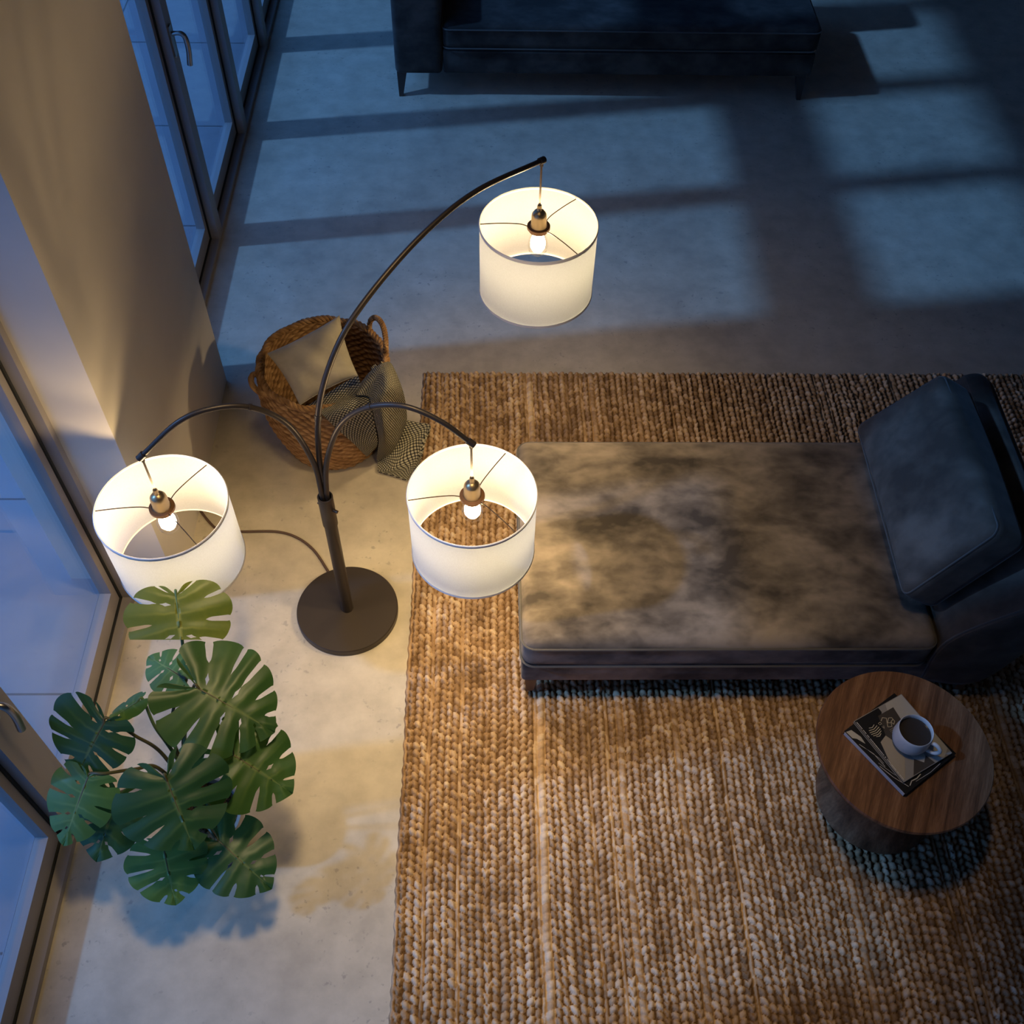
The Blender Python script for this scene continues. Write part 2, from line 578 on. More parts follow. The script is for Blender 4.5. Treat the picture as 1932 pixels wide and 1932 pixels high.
mb = MB(); mb.box(-1.60, XE, Y0 - .1, Y1 + .1, -.12, 0)
struct(mb.build('floor', M['floor'], smooth=False), 'pale grey beige microcement floor')
mb = MB(); mb.box(-1.75, XE + .1, Y0 - .1, Y1 + .1, ZC, ZC + .15)
struct(mb.build('ceiling', M['roomwall'], smooth=False))
mb = MB(); mb.box(-1.75, XE + .1, Y1, Y1 + .15, 0, ZC)
struct(mb.build('wall_back', M['roomwall'], smooth=False))
mb = MB(); mb.box(-1.75, XE + .1, Y0 - .15, Y0, 0, ZC)
struct(mb.build('wall_front', M['roomwall'], smooth=False))
mb = MB(); mb.box(XE, XE + .15, Y0, Y1, 0, ZC)
struct(mb.build('wall_right', M['roomwall'], smooth=False))
mb = MB()
mb.box(-1.64, XF, 2.305, 3.505, 0, ZC)                       # the pillar between the two window runs
mb.box(-1.64, XR, Y0, 2.305, HEAD, ZC); mb.box(-1.64, XR, 3.505, Y1, HEAD, ZC)
struct(mb.build('wall_left', M['wall'], smooth=False), 'plastered pillar and lintel between the window runs')

FAR = [3.505, 4.555, 5.515, 6.475, 7.435, 8.395, 9.36]
NEAR = [2.305, 1.385, .32, -.70, -1.72]


def window(idx, a, b, fa, fb, sa=.036, handle=None, label=None):
    """one glazed leaf between y=a (near) and y=b (far); fa, fb the frame half widths"""
    fr = MB()
    h0, h1 = .03, HEAD
    for y0, y1 in ((a, a + fa), (b - fb, b)):
        fr.box(XG, XR, y0, y1, 0, h1)
        fr.box(XG - .06, XG, y0, y1, 0, h1)
    fr.box(XG - .06, XR, a + fa, b - fb, 0, h0)
    fr.box(XG - .06, XR, a + fa, b - fb, h1 - .06, h1)
    fr.box(XG - .10, XR, a + fa, b - fb, TR0, TR1)
    r = fr.build('window_%d' % idx, M['frame'], smooth=False)
    struct(r, label)
    ya, yb = a + fa, b - fb
    g = MB(); s = MB(); gl = MB()
    for z0, z1 in ((h0, TR0), (TR1, h1 - .06)):
        w = .011
        for q in ((ya, ya + w, z0, z1), (yb - w, yb, z0, z1), (ya, yb, z0, z0 + w), (ya, yb, z1 - w, z1)):
            g.box(XG - .006, XG + .001, *q)
        sw = sa
        for q in ((ya + w, ya + w + sw, z0, z1), (yb - w - sw, yb - w, z0, z1), (ya + w + sw, yb - w - sw, z0 + w, z0 + w + (.088 if z0 < 1 else sw)), (ya + w + sw, yb - w - sw, z1 - w - sw, z1 - w)):
            s.box(XG - .05, XG - .006, *q)
        x = XG - .032
        gl.box(x - .003, x + .003, ya + w + sw - .005, yb - w - sw + .005, z0 + w + (.083 if z0 < 1 else sw - .005), z1 - w - sw + .005)
    g.build('gasket', M['gasket'], r, smooth=False)
    s.build('sash', M['frame'], r, smooth=False)
    gl.build('glass', M['glass'], r, smooth=False)
    if handle:
        y, z = handle
        hd = MB()
        hd.box(XR - .002, XR + .008, y - .016, y + .016, z - .07, z + .07)
        hd.tube(catmull([(XR, y, z + .03), (XR + .04, y, z + .035), (XR + .062, y, z + .018), (XR + .066, y, z - .04), (XR + .056, y, z - .115)], 20), np.linspace(.010, .013, 20), 12)
        hd.build('handle', M['steel'], r)


n = 0
for k in range(len(FAR) - 1):
    n += 1
    hd = (FAR[1] - .012, 1.10) if k == 0 else None
    window(n, FAR[k], FAR[k + 1], .012 + .033 * (k > 0), .045, handle=hd,
           label='tall glazed leaf of the far window run' if k else 'tall glazed leaf with lever handle just past the pillar')
for k in range(len(NEAR) - 1):
    n += 1
    hd = (NEAR[1] - .02, .86) if k == 0 else None
    window(n, NEAR[k + 1], NEAR[k], .072, .030 if k == 0 else .072, handle=hd,
           label='tall glazed leaf beside the lamp and the monstera' if k == 0 else None)

mb = MB(); mb.box(-14, -1.515, Y0, Y1, -.2, .12, 0)
for x in (-2.35, -3.25, -4.15, -5.05):
    mb.box(x - .004, x + .004, Y0, Y1, .1, .1212, 1)
for y in np.arange(-1.8, 9.5, .9):
    mb.box(-9, -1.52, y - .004, y + .004, .1, .1212, 1)
t = mb.build('ground', [M['terrace'], M['joint']], smooth=False)
struct(t, 'stone tiled terrace outside the windows')


# ------------------------------------------------------------------ floor lamp
BX, BY = -.56, 2.222
lamp = empty('floor_lamp', (BX, BY, 0), 'dark bronze three-arm arc floor lamp with three lit white drum shades', 'floor lamp')
mb = MB(); mb.lathe([(0, 0), (.196, 0), (.2, .003), (.2, .029), (.197, .032), (0, .032)], (BX, BY, 0), 96)
mb.build('base', M['bronze'], lamp)
PT = .752
mb = MB(); mb.lathe([(.0235, .032), (.0235, PT - .16), (.027, PT - .155), (.027, PT), (.022, PT), (.022, PT - .05), (0, PT - .05)], (BX, BY, 0), 32)
pole = mb.build('pole', M['bronze'], lamp)
mb = MB(); mb.tube([(BX + .02, BY - .012, PT - .06), (BX + .038, BY - .022, PT - .06)], .006, 10)
mb.build('clamp_screw', M['bronze'], pole)
mb = MB(); mb.tube([(BX - .02, BY + .012, PT - .06), (BX - .033, BY + .02, PT - .06)], .005, 10)
mb.build('clamp_screw', M['bronze'], pole)

R, HS = .21, .30
arms = [
    ('upper', (.178, 3.049, 1.26), [(602, 860), (603, 760), (638, 650), (700, 553), (800, 440), (900, 360)], (1022, 303), .0105),
    ('right', (-.052, 2.094, .933), [(617, 868), (642, 803), (690, 770), (760, 766), (830, 794)], (890, 836), .0100),
    ('left', (-1.046, 2.057, .918), [(591, 872), (545, 803), (480, 770), (410, 769), (338, 795)], (262, 861), .0100),
]
for name, C, pts, hook, ar in arms:
    cx, cy, cz = C
    d = np.array([cx - BX, cy - BY, 0]); d /= np.linalg.norm(d)
    nrm = np.array([-d[1], d[0], 0])
    hz = z_for(cx, cy, hook[1])
    base0 = np.array([BX, BY, PT]) + d * .009
    P = [base0 - np.array([0, 0, .045]), base0 + np.array([0, 0, .03])]
    P += [on_plane(x, y, (BX, BY, 0), nrm) for x, y in pts]
    P.append(np.array([cx, cy, hz]))
    path = catmull(P, 90)
    a = MB(); a.tube(path, np.linspace(ar, ar * .82, 90), 12)
    tip = path[-1]; tdir = path[-1] - path[-4]; tdir /= np.linalg.norm(tdir)
    a.tube([tip - tdir * .012, tip + tdir * .012], ar * 1.15, 12)
    arm = a.build('arm', M['bronze'], lamp)
    j = MB(); k = 52 if name != 'upper' else 30
    j.tube([path[k], path[k + 1]], ar * 1.12, 12)
    j.build('arm_joint', M['bronze'], arm)
    # hanging cord and socket
    rz = cz - .012
    c = MB(); c.tube([(cx, cy, hz - .004), (cx, cy, rz + .075)], .0036, 8); c.tube([(cx, cy, hz + .004), (cx, cy, hz - .022)], .0062, 8)
    c.build('hanging_cord', M['cord'], lamp)
    s = MB()
    s.lathe([(0, .092), (.007, .092), (.0085, .082), (.006, .078), (.0085, .070), (.018, .066), (.0255, .055), (.027, .045), (.0275, .010), (.030, .006), (.030, 0), (0, 0)], (cx, cy, rz), 32)
    sock = s.build('socket', M['brass'], lamp)
    s = MB(); s.lathe([(.030, .006), (.041, .005), (.0415, -.004), (.030, -.006)], (cx, cy, rz), 40)
    s.lathe([(.034, -.006), (.034, -.016), (.026, -.018)], (cx, cy, rz), 40)
    s.build('socket_ring', M['brown'], sock)
    # shade
    sm = MB()
    G = np.zeros((9, 96, 3))
    for i, z in enumerate(np.linspace(0, -HS, 9)):
        for q in range(96):
            an = 2 * math.pi * q / 96
            G[i, q] = (cx + R * math.cos(an), cy + R * math.sin(an), cz + z)
    sm.grid(G, closed_v=True)
    sh = sm.build('lamp_shade', M['shade'], lamp)
    for z in (0, -HS):
        q = [(cx + R * math.cos(2 * math.pi * k / 96), cy + R * math.sin(2 * math.pi * k / 96), cz + z) for k in range(96)]
        tr = MB(); 
        Gt = np.zeros((5, 96, 3))
        for i, (rr, zz) in enumerate([(R + .0018, -.010 if z == 0 else .010), (R + .0028, 0), (R, .003 if z == 0 else -.003), (R - .0028, 0), (R - .0018, -.007 if z == 0 else .007)]):
            for kk in range(96):
                an = 2 * math.pi * kk / 96
                Gt[i, kk] = (cx + rr * math.cos(an), cy + rr * math.sin(an), cz + z + zz)
        tr.grid(Gt, closed_v=True)
        tr.build('shade_trim', M['trim'], sh)
    off = {'upper': 0, 'right': -.12, 'left': -.10}[name]
    for an in (math.radians(178) + off * -1.2, math.radians(48) + off * -1.5, math.radians(-50) + off * -.4):
        w = MB()
        u = np.array([math.cos(an), math.sin(an), 0])
        o = np.array([cx, cy, rz])
        w.tube(catmull([o + u * .036, o + u * .07 + (0, 0, .010), o + u * .14 + (0, 0, .010), o + u * (R - .002) + (0, 0, .004)], 14), .0019, 6)
        w.build('shade_wire', M['wire'], sh)
    # bulb
    b = MB(); b.lathe([(.018, -.018), (.020, -.03), (.031, -.05), (.036, -.075), (.034, -.098), (.022, -.116), (.008, -.122), (0, -.1225)], (cx, cy, rz), 32)
    bulb = b.build('bulb', M['bulbglass'], lamp)
    b = MB(); b.lathe([(0, -.030), (.012, -.032), (.022, -.045), (.027, -.065), (.0265, -.085), (.018, -.102), (0, -.106)], (cx, cy, rz), 24)
    b.build('filament', M['filament'], bulb)
    # unseen spots added to boost the lamp's light out of both shade openings
    for nm, zz, rot, e, ang in (('lamp_boost_down', rz - (.23 if name == 'upper' else .19), 0, SPOT_DOWN[name], 158 if name == 'upper' else 146), ('lamp_boost_up', rz + .10, math.pi, SPOT_UP[name], 150)):
        ld = bpy.data.lights.new(nm, 'SPOT'); ld.energy = e; ld.color = P_WARM
        ld.spot_size = math.radians(ang); ld.spot_blend = .35; ld.shadow_soft_size = .03
        lo = bpy.data.objects.new(nm, ld); COL.objects.link(lo)
        lo.location = (cx, cy, zz); lo.rotation_euler = (rot, 0, 0)
        lo.parent = lamp; lo.matrix_parent_inverse = lamp.matrix_world.inverted()

cp = [at(x, y, .006) for x, y in [(632, 1098), (618, 1076), (592, 1038), (560, 1014), (520, 1003), (455, 1003), (415, 1000), (395, 985), (372, 955)]]
mb = MB(); mb.tube(catmull(cp, 70), .0055, 8)
mb.build('power_cord', M['cord'], lamp)

# ------------------------------------------------------------------ rug (braided rows along y, one height field)
RX0, RX1, RY0, RY1 = -.312, 2.75, .30, 3.556
stp = .0038
xs = np.arange(RX0, RX1 + 1e-6, stp); ys = np.arange(RY0, RY1 + 1e-6, stp)
X, Y = np.meshgrid(xs, ys, indexing='ij')
edges = [RX0]
rg = np.random.default_rng(3)
while edges[-1] < RX1:
    edges.append(edges[-1] + rg.choice([.0135, .0225, .0255, .028, .030], p=[.12, .2, .28, .25, .15]))
edges = np.array(edges)
wob = .0025 * np.sin(Y * 5.1 + 1) + .0018 * np.sin(Y * 13 + X * 3)
Xw = X + wob * np.clip((X - RX0) / .05, 0, 1)
k = np.clip(np.searchsorted(edges, Xw, side='right') - 1, 0, len(edges) - 2)
w = edges[k + 1] - edges[k]
a = (Xw - edges[k]) / w - .5
nK = len(edges)
typ = rg.choice(3, nK, p=[.70, .22, .08])[k]
Ls = rg.uniform(.023, .031, nK)[k]; sl = rg.choice([-.35, .2, .35, .45, .55], nK)[k]; ph = rg.uniform(0, 1, nK)[k]
bend = np.where(typ == 1, .55 - 1.3 * np.abs(a), sl * a)
tt = Y / Ls + bend + ph + .22 * np.sin(Y * 3.7 + k * 1.7) + .10 * np.sin(Y * 11 + k * 2.9)
st = np.floor(tt).astype(int); fr = tt - st
hsh = np.modf(np.abs(np.sin(st * 12.9898 + k * 78.233) * 43758.5453))[0]
h2 = np.modf(np.abs(np.sin(st * 39.346 + k * 11.135) * 24634.6345))[0]
thin = w < .018
ao = a - .20 * (h2 - .5)
q1 = (2 * ao / (.86 + .16 * hsh)) ** 2
q2 = (2 * (fr - .5)) ** 2
lump = np.clip(1 - q1 ** 1.15 - 1.02 * q2 ** 1.5, 0, 1) ** .5
cross = np.clip(1 - q1, 0, 1) ** .5
cord_ = cross * (.80 + .20 * np.sqrt(np.clip(np.sin(np.pi * fr), 0, 1)))
Hh = np.where(thin, .003 + .010 * cord_, .0015 + .0235 * np.where(typ == 2, .40 * lump + .45 * cord_, lump) * np.where(h2 < .13, .45 + .3 * hsh, .76 + .30 * hsh))
Hh += .0008 * np.sin((fr * 2.2 + a * 3) * 6.28 + h2 * 6) * lump
fine = rg.normal(0, .00035, X.shape)
Hh += fine
bord = np.minimum.reduce([X - RX0, RX1 - X, Y - RY0, RY1 - Y])
Hh *= np.clip(bord / .010 + .25, 0, 1)
ct = rg.normal(0, .10, nK)[k]
low = .06 * np.sin(X * 2.3 + Y * 1.1) + .05 * np.sin(Y * 4.9 - X * 1.7 + 2) + .06 * np.sin(Y * 9.3 + np.sin(X * 5) * 1.5)
tone = np.where((lump < .12) & ~thin & (typ != 2), .04, np.clip(.56 + ct + low + .46 * (hsh - .5), .12, 1))   # shade in the gaps between stitches painted in as a dark tone
rag = .0012 * np.sin(Y * 60) + .0016 * np.sin(Y * 143 + 1 + 2 * np.sin(Y * 17)) + .002 * np.sin(Y * 9)
XX = X + np.where(X < RX0 + .03, rag * (1 - (X - RX0) / .03), 0)
nx, ny = X.shape
V = np.stack([XX, Y, Hh], -1).reshape(-1, 3)
# skirt to the floor
ii = np.arange(nx * ny).reshape(nx, ny)
F = np.stack([ii[:-1, :-1], ii[1:, :-1], ii[1:, 1:], ii[:-1, 1:]], -1).reshape(-1, 4)
ring = np.concatenate([ii[:, 0], ii[-1, 1:], ii[-2::-1, -1], ii[0, -2:0:-1]])
nb = len(ring); sk = V[ring].copy(); sk[:, 2] = 0.0005
sb = len(V) + np.arange(nb)
V = np.vstack([V, sk]); r2 = np.roll(ring, -1); s2 = np.roll(sb, -1)
F = np.vstack([F, np.stack([ring, sb, s2, r2], -1)])
me = bpy.data.meshes.new('area_rug')
me.vertices.add(len(V)); me.vertices.foreach_set('co', V.astype(np.float32).ravel())
me.loops.add(F.size); me.loops.foreach_set('vertex_index', F.astype(np.int32).ravel())
me.polygons.add(len(F)); me.polygons.foreach_set('loop_start', (np.arange(len(F)) * 4).astype(np.int32))
me.polygons.foreach_set('use_smooth', np.ones(len(F), bool))
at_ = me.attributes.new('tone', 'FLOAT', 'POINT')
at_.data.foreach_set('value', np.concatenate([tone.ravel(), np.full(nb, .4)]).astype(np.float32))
me.update(calc_edges=True)
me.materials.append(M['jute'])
rug = bpy.data.objects.new('area_rug', me); COL.objects.link(rug)
tag(rug, 'chunky braided natural jute rug under the grey chaise', 'rug')
RUGZ = float(Hh.max()) + .0005
del V, F, X, Y, Xw, k, w, a, tt, st, fr, lump, cross, hsh, Hh, tone, XX, fine, bord, q1, q2, h2, cord_, bend, typ


def add_tone(o, fn):
    me = o.data
    co = np.zeros(len(me.vertices) * 3, np.float32); me.vertices.foreach_get('co', co)
    a = me.attributes.get('tone') or me.attributes.new('tone', 'FLOAT', 'POINT')
    a.data.foreach_set('value', np.asarray(fn(co.reshape(-1, 3)), np.float32))


# ------------------------------------------------------------------ chaise longue
CX0, CX1, CY0, CY1 = .118, 1.59, 1.83, 2.775
ch = empty('chaise_longue', (.85, 2.3, 0), 'taupe velvet chaise longue with raised end on the jute rug', 'chaise longue')
mb = MB(); rbox(mb, CX0 + .004, CX1 + .25, CY0 + .012, CY1, .125, .252, .018, 12)
mb.build('base', M['velvet'], ch)
mb = MB(); rbox(mb, CX0, CX1, CY0 - .004, CY1 + .002, .254, .425, .045, 30, .018, .0022, seed=4)
mat_ = mb.build('mattress', M['velvet'], ch)


def rect_loop(x0, x1, y0, y1, z, r, n=8):
    P = []
    for cx_, cy_, a0 in ((x1 - r, y1 - r, 0), (x0 + r, y1 - r, 90), (x0 + r, y0 + r, 180), (x1 - r, y0 + r, 270)):
        for q in np.linspace(a0, a0 + 90, n):
            P.append((cx_ + r * math.cos(math.radians(q)), cy_ + r * math.sin(math.radians(q)), z))
    return P


for z in (.272, .392):
    mb = MB(); mb.tube(rect_loop(CX0 - .001, CX1 - .002, CY0 - .006, CY1 + .004, z, .05), .0045, 8, closed=True)
    mb.build('piping', M['piping'], mat_)
prof = [(1.605, .125), (1.84, .125), (1.97, .60), (1.955, .675), (1.915, .705), (1.865, .695), (1.83, .655), (1.612, .42)]
mb = MB()
pc = catmull(prof + [prof[0]], 60)[:-1]
ysb = [(CY0 + .0, .90), (CY0 + .004, .955), (CY0 + .016, .985), (CY0 + .03, 1.0), (2.1, 1.0), (2.3, 1.003), (2.6, 1.0), (2.85, 1.0), (2.866, .985), (2.878, .955), (2.882, .90)]
cen = pc.mean(0)
G = np.array([[(cen[0] + (q[0] - cen[0]) * s, y, cen[1] + (q[1] - cen[1]) * s) for q in pc] for y, s in ysb])
b0 = mb.n
mb.grid(G, closed_v=True)
for gi in (0, len(ysb) - 1):
    mb.f.append([b0 + gi * len(pc) + q for q in range(len(pc))]); mb.m.append(0)
br = mb.build('backrest', M['velvet2'], ch)
mb = MB()
g = np.array([(cen[0] + (q[0] - cen[0]) * .985, CY0 + .013, cen[1] + (q[1] - cen[1]) * .985) for q in pc])
mb.tube(g, .004, 6, closed=True); mb.build('piping', M['piping'], br)


def leg(parent, x, y, z0, z1, rt, rb, mat, lean=0.0, dx=0.0):
    mb = MB()
    t = np.array([[-1, -1], [1, -1], [1, 1], [-1, 1]])
    v = [(x + dx * 0 + q[0] * rt, y + q[1] * rt, z1) for q in t] + [(x + dx + q[0] * rb, y + lean + q[1] * rb, z0) for q in t]
    mb.add(v, [(0, 1, 2, 3), (7, 6, 5, 4), (0, 4, 5, 1), (1, 5, 6, 2), (2, 6, 7, 3), (3, 7, 4, 0)])
    return mb.build('leg', mat, parent, smooth=False)


for x, y in ((.158, 1.868), (1.79, 1.868), (.158, 2.74), (1.79, 2.74)):
    leg(ch, x, y, RUGZ + .001, .13, .022, .013, M['woodleg'])

# big cushion leaning on the raised end
tmp = MB()
rbox(tmp, -.205, .205, -.385, .385, -.085, .085, .038, 22, puff=.03, wob=.002, seed=5)
ux = np.array([.225, .0, .345]); ux /= np.linalg.norm(ux)          # up the slope
uy = np.array([.02, 1.0, .012]); uy -= ux * np.dot(ux, uy); uy /= np.linalg.norm(uy)
uz = np.cross(ux, uy)
co = np.array([1.615, 2.345, .665])
def cl(p):
    # softened: the far top corner slumps, the long edges bow a little
    x, y, z = p
    y = y * (1 - .05 * (x / .2)) ; x = x + .012 * math.cos(y * 4)
    return co + ux * x + uy * y + uz * z
mb = MB()
mb.v = [tuple(cl(p)) for p in tmp.v]; mb.f = tmp.f; mb.m = tmp.m; mb.n = tmp.n
cu = mb.build('cushion', M['velvet2'])
tag(cu, 'large charcoal velvet back cushion leaning on the chaise', 'cushion')
IN = .038 - math.sqrt(.038 ** 2 - .023 ** 2) - .001
for zq in (.070, -.070):
    mb = MB(); mb.tube([cl((p[0], p[1], zq)) for p in rect_loop(-.205 + IN, .205 - IN, -.385 + IN, .385 - IN, 0, .034)], .0036, 6, closed=True)
    mb.build('piping', M['piping'], cu)

# ------------------------------------------------------------------ sofa in the back
so = empty('sofa', (.7, 6.3, 0), 'dark velvet sofa in moonlight, far from the lamp', 'sofa')
SY = 5.92
mb = MB(); rbox(mb, -.272, 1.955, SY + .004, 6.95, .150, .296, .016, 10); mb.build('base', M['sofa'], so)
mb = MB(); rbox(mb, -.270, 1.958, SY - .002, 6.66, .298, .452, .04, 26, .014, .002, seed=9)
sc_ = mb.build('seat_cushion', M['sofa'], so)
for z in (.312, .425):
    mb = MB(); mb.tube(rect_loop(-.271, 1.957, SY - .004, 6.66, z, .045), .0042, 8, closed=True); mb.build('piping', M['piping'], sc_)
mb = MB(); rbox(mb, -.56, -.276, SY - .005, 6.95, .145, .68, .03, 12, wob=.001); ar_ = mb.build('armrest', M['sofa'], so)
mb = MB(); rbox(mb, -.56, 1.955, 6.66, 6.95, .30, .86, .06, 14, wob=.002); mb.build('backrest', M['sofa'], so)
for x, y in ((-.522, 5.962), (1.90, 5.962), (-.522, 6.9), (1.90, 6.9)):
    leg(so, x, y, 0, .155, .030, .012, M['sofaleg'], lean=-.03 if y < 6.5 else .02, dx=-.012 if x < 0 else .015)

# ------------------------------------------------------------------ side table, book, magazine, mug
TX, TY, TZ = 1.345, 1.42, .462
st_ = empty('side_table', (TX, TY, 0), 'round walnut side table with flared pedestal beside the chaise', 'side table')
mb = MB(); mb.lathe([(0, TZ - .026), (.270, TZ - .026), (.280, TZ - .018), (.2825, TZ - .006), (.279, TZ), (0, TZ)], (TX, TY, 0), 120)
mb.build('tabletop', M['walnut'], st_)
mb = MB()
pr = [(0, RUGZ), (.2, RUGZ), (.207, RUGZ + .006)] + [(.207 - .075 * math.sin(u * math.pi / 2) ** .9, RUGZ + .01 + u * .33) for u in np.linspace(0.02, 1, 14)] + [(.150, TZ - .03), (0, TZ - .027)]
mb.lathe(pr, (TX + .03, TY + .01, 0), 96)
mb.build('pedestal', M['walnut2'], st_)


def slab(mb, c, wx, wy, ang, z0, z1, mi=0, inset=0.0):
    ca, sa = math.cos(ang), math.sin(ang)
    def T(x, y, z): return (c[0] + x * ca - y * sa, c[1] + x * sa + y * ca, z)
    x, y = wx / 2 - inset, wy / 2 - inset
    v = [T(i, j, k) for i in (-x, x) for j in (-y, y) for k in (z0, z1)]
    mb.add(v, [(0, 1, 3, 2), (4, 6, 7, 5), (0, 4, 5, 1), (2, 3, 7, 6), (0, 2, 6, 4), (1, 5, 7, 3)], mi)
    return T


def stroke(pp, T, pts, wd, z, mi):
    for (x0_, y0_), (x1_, y1_) in zip(pts[:-1], pts[1:]):
        dx, dy = x1_ - x0_, y1_ - y0_
        l = math.hypot(dx, dy); nx_, ny_ = -dy / l * wd / 2, dx / l * wd / 2
        ex_, ey_ = dx / l * wd * .4, dy / l * wd * .4
        pp.add([T(x0_ + nx_ - ex_, y0_ + ny_ - ey_, z), T(x0_ - nx_ - ex_, y0_ - ny_ - ey_, z), T(x1_ - nx_ + ex_, y1_ - ny_ + ey_, z), T(x1_ + nx_ + ex_, y1_ + ny_ + ey_, z)], [(0, 1, 2, 3)], mi)


BA = math.radians(34.7)
bk = MB()
T = slab(bk, (1.326, 1.431), .238, .262, BA, TZ + .0005, TZ + .0025)
slab(bk, (1.326, 1.431), .238, .262, BA, TZ + .019, TZ + .021)
slab(bk, (1.3255, 1.4307), .2385, .254, BA, TZ + .0025, TZ + .0192, 1)
bk.box(0, 0, 0, 0, 0, 0, 0) if False else None
book = bk.build('book', [M['black'], M['white']], smooth=False)
tag(book, 'thick dark covered picture book flat on the walnut table under the magazine', 'book')
pp = MB()
zz = TZ + .0214
def patch(pp, T, pts, z, mi):
    pp.add([T(x, y, z) for x, y in pts], [list(range(len(pts)))], mi)
T = slab(MB(), (1.326, 1.431), .238, .262, BA, 0, 0)
patch(pp, T, [(-.117, .125), (-.098, .120), (-.090, .085), (-.096, .060), (-.106, .088), (-.116, .098)], zz, 0)
BOOKPRINT = [([(-.114, .07), (-.100, .02), (-.103, -.03)], .0014), ([(-.108, .05), (-.097, .0), (-.098, -.02)], .0010), ([(-.116, -.02), (-.108, -.07), (-.092, -.118)], .0016),
             ([(-.111, -.01), (-.100, -.06), (-.086, -.10)], .0010), ([(-.06, -.120), (.0, -.126), (.05, -.124)], .0012), ([(-.085, -.118), (-.070, -.111), (-.05, -.115), (-.03, -.112)], .003)]


for pts_, wd_ in BOOKPRINT:
    stroke(pp, T, pts_, wd_, zz + .0002, 1)
pp.build('cover_print', [M['pale'], M['white']], book, smooth=False, fix=False)

MA = math.radians(28.5)
MC = (1.334, 1.444)
mg = MB()
z0 = TZ + .0222
slab(mg, MC, .204, .238, MA, z0, z0 + .0012); slab(mg, MC, .204, .238, MA, z0 + .009, z0 + .0102)
slab(mg, MC, .2, .234, MA, z0 + .0012, z0 + .009, 1)
T = slab(MB(), MC, .2, .238, MA, 0, 0)
mag = mg.build('magazine', [M['cover'], M['black']], smooth=False)
tag(mag, 'grey magazine with cream emblem on its cover, on top of the dark book', 'magazine')
pp = MB(); zz = z0 + .0106
mats = [M['pale'], M['sand'], M['umber'], M['gold'], M['black'], M['white']]
# x across (left spine -> right), y up towards the sofa
patch(pp, T, [(-.10, .117), (.0, .117), (.0, .10), (-.015, .085), (-.03, .02), (-.05, -.02), (-.075, -.05), (-.10, -.05)], zz, 4)
patch(pp, T, [(.03, .117), (.10, .117), (.10, .02), (.03, .03), (.01, .075)], zz, 0)
patch(pp, T, [(-.02, .095), (.045, .095), (.03, .0), (.0, -.02), (-.03, -.005), (-.045, .03)], zz + .0001, 2)
patch(pp, T, [(-.075, .02), (-.045, .03), (-.03, -.01), (-.045, -.06), (-.09, -.112), (-.10, -.112), (-.10, -.06)], zz + .0001, 1)
patch(pp, T, [(-.06, -.117), (-.02, -.075), (.02, -.08), (.03, -.117)], zz + .0002, 2)
patch(pp, T, [(-.025, -.04), (.0, -.03), (.02, -.05), (.02, -.085), (.0, -.10), (-.02, -.075)], zz + .0003, 0)
patch(pp, T, [(-.035, -.01), (-.015, -.012), (-.012, -.038), (-.024, -.044), (-.034, -.034)], zz + .0004, 4)
patch(pp, T, [(.03, -.03), (.10, .0), (.10, -.10), (.07, -.117), (.03, -.09)], zz + .0001, 0)
# striped round emblem
ex, ey, er = -.064, .058, .0205
for i in range(6):
    yy = -er + .0030 + i * .0069
    hw = math.sqrt(max(er ** 2 - yy ** 2, 0)) 
    if hw < .002:
        continue
    a_, b_ = -hw, hw
    pp.add([T(ex + x, ey + y, zz + .0006) for x, y in ((a_, yy - .0005), (0, yy - .004), (b_, yy + .001), (b_, yy + .0032), (0, yy - .0018), (a_, yy + .0017))], [(0, 1, 4, 5), (1, 2, 3, 4)], 3)


S = .0195
def sg(pts, ox, oy): return [(ox + x * S, oy + y * S) for x, y in pts]
stroke(pp, T, sg([(-1.0, .75), (-.4, 1.1), (.1, .7), (-.35, .0), (-.75, -.65), (-.1, -.9), (.25, -.35), (-.3, -.05), (.45, .55), (.95, .35), (.95, -.4), (.45, -.75), (.3, -.2), (.9, .0)], -.004, .062), .0019, zz + .0007, 3)
stroke(pp, T, sg([(-.3, .3), (.1, .35), (.15, 0), (-.25, -.05), (-.3, .3)], -.032, .068), .0014, zz + .0007, 3)
stroke(pp, T, sg([(-.15, .25), (0, -.2), (.2, .2)], -.032, .055), .0013, zz + .0007, 3)
q_ = -.112
while q_ < .11:                                       # small line of lettering down the spine edge
    l_ = float(rng.choice([.003, .0045, .006, .009]))
    stroke(pp, T, [(-.0965, q_), (-.0965, q_ + l_)], .0022, zz + .0007, 5)
    q_ += l_ + float(rng.choice([.002, .0025, .006]))
for i in range(3):
    stroke(pp, T, [(-.022, .038 - i * .005), (.022, .040 - i * .005)], .0012, zz + .0007, 1)
pp.build('cover_print', mats, mag, smooth=False, fix=False)

